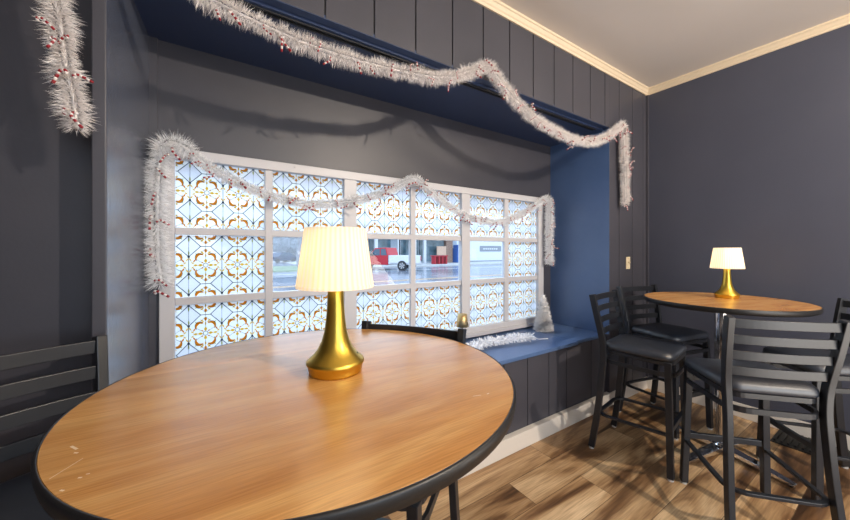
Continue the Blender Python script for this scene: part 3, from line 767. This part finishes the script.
# pickup truck, heading -x
def make_truck():
    r = empty('pickup_truck', ((.5476 + (385 - 425) / 330.6 * .8368) * 28.6, (.8368 - (385 - 425) / 330.6 * .5476) * 28.6, GZ), math.radians(-56), 'red and white crew cab pickup truck driving along the wet street', 'truck')
    W = .95
    build('cab', MB().prism([(-1.45, .45), (-1.45, 1.15), (-1.0, 1.22), (-.45, 1.86), (.62, 1.90), (.82, 1.2), (.82, .45)], -W, W), M['trred'], r, .04)
    build('hood', MB().prism([(-2.95, .50), (-2.98, .95), (-2.7, 1.10), (-1.46, 1.17), (-1.46, .45), (-2.0, .38)], -W, W), M['trwhite'], r, .04)
    bed = MB().prism([(.84, .50), (.84, 1.25), (2.95, 1.25), (2.95, .55), (2.6, .50)], -W, -W + .12).prism([(.84, .50), (.84, 1.25), (2.95, 1.25), (2.95, .55), (2.6, .50)], W - .12, W)
    bed.box(.84, .94, -W, W, .5, 1.25).box(2.85, 2.97, -W, W, .55, 1.25).box(1.0, 2.9, -W, W, .5, .65)
    b_ = build('bed', bed, M['trwhite'], r, .02)
    for s in (-1, 1): build('tail_light', MB().box(2.90, 3.0, *sorted((s * (W + .01), s * (W - .09))), .80, 1.18), M['trred'], b_)
    for s in (-1, 1):
        y0, y1 = sorted((s * (W - .01), s * (W + .012)))
        build('window', MB().prism([(-.92, 1.23), (-.42, 1.76), (.05, 1.80), (.05, 1.25)], y0, y1), M['tint'], r)
        build('window', MB().prism([(.14, 1.25), (.14, 1.80), (.58, 1.80), (.72, 1.25)], y0, y1), M['tint'], r)
        build('mirror', MB().box(-.80, -.62, *sorted((s * W, s * (W + .22))), 1.20, 1.42), M['tyre'], r, .02)
    build('rear_bumper', MB().box(2.95, 3.12, -W, W, .45, .62), M['alloy'], r, .02); build('front_bumper', MB().box(-3.08, -2.9, -W, W, .42, .62), M['alloy'], r, .02)
    for x in (-2.15, 2.12):
        for s in (-1, 1):
            w_ = MB(); n = 24; y0, y1 = s * (W - .24), s * (W + .02)
            for mi_, rr, ya, yb2 in ((0, .41, y0, y1),):
                vs = [(x + rr * math.cos(2 * PI * k / n), yy, .41 + rr * math.sin(2 * PI * k / n)) for yy in (ya, yb2) for k in range(n)]
                w_.add(vs, [tuple(range(n)), tuple(range(2 * n - 1, n - 1, -1))] + [(k, (k + 1) % n, (k + 1) % n + n, k + n) for k in range(n)])
            wh = build('wheel', w_, M['tyre'], r)
            h_ = MB(); ya, yb2 = s * (W + .02), s * (W + .035)
            for k in range(6):
                a = 2 * PI * k / 6; c1, s1 = math.cos(a), math.sin(a); c2, s2 = math.cos(a + .62), math.sin(a + .62)
                h_.add([(x, ya, .41), (x + .26 * c1, ya, .41 + .26 * s1), (x + .26 * c2, ya, .41 + .26 * s2), (x, yb2, .41), (x + .26 * c1, yb2, .41 + .26 * s1), (x + .26 * c2, yb2, .41 + .26 * s2)], [(0, 1, 2), (3, 5, 4), (0, 3, 4, 1), (1, 4, 5, 2), (2, 5, 3, 0)])
            build('hubcap', h_, M['alloy'], wh)
    return r
make_truck()
# left pane: tree, hedge, cars
def make_car(loc, rz, m_, label):
    r = empty('parked_car', loc, rz, label, 'car', 'cars far down the street')
    build('body', MB().prism([(-2.1, .3), (-2.1, .75), (-1.2, .9), (-.6, 1.4), (.8, 1.42), (1.4, .95), (2.1, .85), (2.1, .3)], -.85, .85), m_, r, .05)
    build('window', MB().prism([(-1.0, .92), (-.5, 1.33), (.7, 1.34), (1.2, .95)], -.87, .87), M['tint'], r)
    for x in (-1.35, 1.35):
        for s in (-1, 1): build('wheel', MB().prism([(x + .33 * math.cos(k * PI / 8), .33 + .33 * math.sin(k * PI / 8)) for k in range(16)], *sorted((s * .7, s * .88))), M['tyre'], r)
def at_px(u, d):
    f = 330.6; r = (u - 425) / f; return ((.5476 + r * .8368) * d, (.8368 - r * .5476) * d)
x_, y_ = at_px(281.5, 46); make_car((x_, y_, GZ), .55, M['carblue'], 'small dark blue car parked beyond the bare tree')
x_, y_ = at_px(275, 62); make_car((x_, y_, GZ), .5, M['trwhite'], 'white car parked farther off than the dark blue one')
def branches(mb, p, d, ln, r, depth):
    e = p + d * ln; mb.tube([p, p.lerp(e, .5) + rv() * ln * .05, e], [r, r * .8, r * .6], 5, caps=False)
    if depth == 0: return
    for _ in range(4 if depth > 2 else 3):
        q = (d + rv() * .75 + Vector((0, 0, .15))).normalized(); branches(mb, e if random.random() < .6 else p.lerp(e, .7), q, ln * .72, r * .55, depth - 1)
for u, d, hgt, lab in ((299, 32, 2.3, 'bare grey tree across the street, left of the lamp shade'),):
    x_, y_ = at_px(u, d); mb = MB(); branches(mb, Vector((0, 0, 0)), Vector((0, 0, 1)), hgt, .2, 5)
    o = build('bare_tree', mb, M['bark'], loc=(x_, y_, GZ), fix=False); tag(o, lab, 'tree')
def blob(name, u, d, sx, sy, sz, m_, n=3000, lf=.35):
    x_, y_ = at_px(u, d); mb = MB()
    mb.lathe([(sx * .88 * math.sin(PI * k / 20) + .001, sz * .5 * (1 - math.cos(PI * k / 20)) * .95) for k in range(1, 20)], 16)
    for _ in range(n):
        q = rv(); q.z = abs(q.z) if random.random() < .8 else q.z
        p = Vector((q.x * sx, q.y * sy, sz / 2 + q.z * sz / 2)) * random.uniform(.85, 1.05); p.z = max(p.z, .02)
        a = rv() * lf / 2; b = a.cross(rv()).normalized() * lf / 2
        mb.add([p - a, p - b, p + a, p + b], [(0, 1, 2, 3)])
    return build(name, mb, m_, loc=(x_, y_, GZ), fix=False)
o = blob('shrub', 300, 52, 5, 5, 7.5, M['leaf']); tag(o, 'dense grey-green shrub mass behind the bare trees', 'shrub')
o = blob('shrub', 262, 85, 10, 8, 9, M['leaf'], 2500, .8); tag(o, 'distant rounded tree at the far left of the street', 'tree')
o = build('grass_verge', MB().box(-14, 7.5, 27.5, 36, GZ, GZ + .08), M['grass']); tag(o, kind='structure')

# ------------------------------------------------------------ light
def area(name, loc, target, size, e, col, sy=None):
    l = bpy.data.lights.new(name, 'AREA'); l.energy = e; l.color = col; l.size = size
    if sy: l.shape = 'RECTANGLE'; l.size_y = sy
    o = bpy.data.objects.new(name, l); C.objects.link(o); o.location = loc
    o.rotation_euler = (Vector(target) - Vector(loc)).to_track_quat('-Z', 'Y').to_euler(); return o
area('ceiling_light_key', (2.15, -2.0, 3.03), (1.6, 1.6, 1.6), .06, 105, (1, .86, .70))
area('ceiling_light_right', (3.1, -.3, 3.04), (2.8, .8, 0), .7, 24, (1, .83, .64))
area('ceiling_light_near', (.2, -1.6, 3.04), (.3, .9, 0), 1.2, 26, (1, .90, .80))
area('room_fill', (.8, -3.6, 1.7), (1.6, 1.6, 1.3), 2.6, 85, (.76, .87, 1), 1.8)
area('ceiling_bounce', (2.2, -1.2, .9), (2.6, .6, 3.1), 1.6, 40, (1, .92, .82))
area('added_daylight_boost', (1.4, 3.9, 3.6), (1.3, 1.2, .6), 3.4, 170, (.60, .79, 1), 1.2)  # area light added outside to strengthen the cool light through the window
po = area('window_portal', (1.33, 2.36, 1.31), (1.33, 0, 1.31), 3.1, 1, (1, 1, 1), 1.35)
po.data.cycles.is_portal = True

wd = bpy.data.worlds.new('overcast_sky'); scene.world = wd; wd.use_nodes = True
nt = wd.node_tree; bg = nt.nodes['Background']
tc = nt.nodes.new('ShaderNodeTexCoord'); sx = nt.nodes.new('ShaderNodeSeparateXYZ'); cr = nt.nodes.new('ShaderNodeValToRGB')
cr.color_ramp.elements[0].position = .0; cr.color_ramp.elements[0].color = (.80, .89, 1, 1)
cr.color_ramp.elements[1].position = .6; cr.color_ramp.elements[1].color = (.58, .76, 1, 1)
nt.links.new(tc.outputs['Generated'], sx.inputs[0]); nt.links.new(sx.outputs['Z'], cr.inputs[0]); nt.links.new(cr.outputs[0], bg.inputs[0])
bg.inputs[1].default_value = 2.3

# ------------------------------------------------------------ camera
cd = bpy.data.cameras.new('camera'); cam = bpy.data.objects.new('camera', cd); C.objects.link(cam)
cd.sensor_width = 36; cd.lens = 330.6 / 850 * 36; cd.shift_y = -9 / 850; cd.clip_start = .02; cd.clip_end = 500
cam.location = (0, 0, 1.41); cam.rotation_euler = (PI / 2, 0, -math.atan2(.5476, .8368))
scene.camera = cam
scene.view_settings.view_transform = 'Standard'
scene.view_settings.look = 'None'
scene.view_settings.exposure = 0
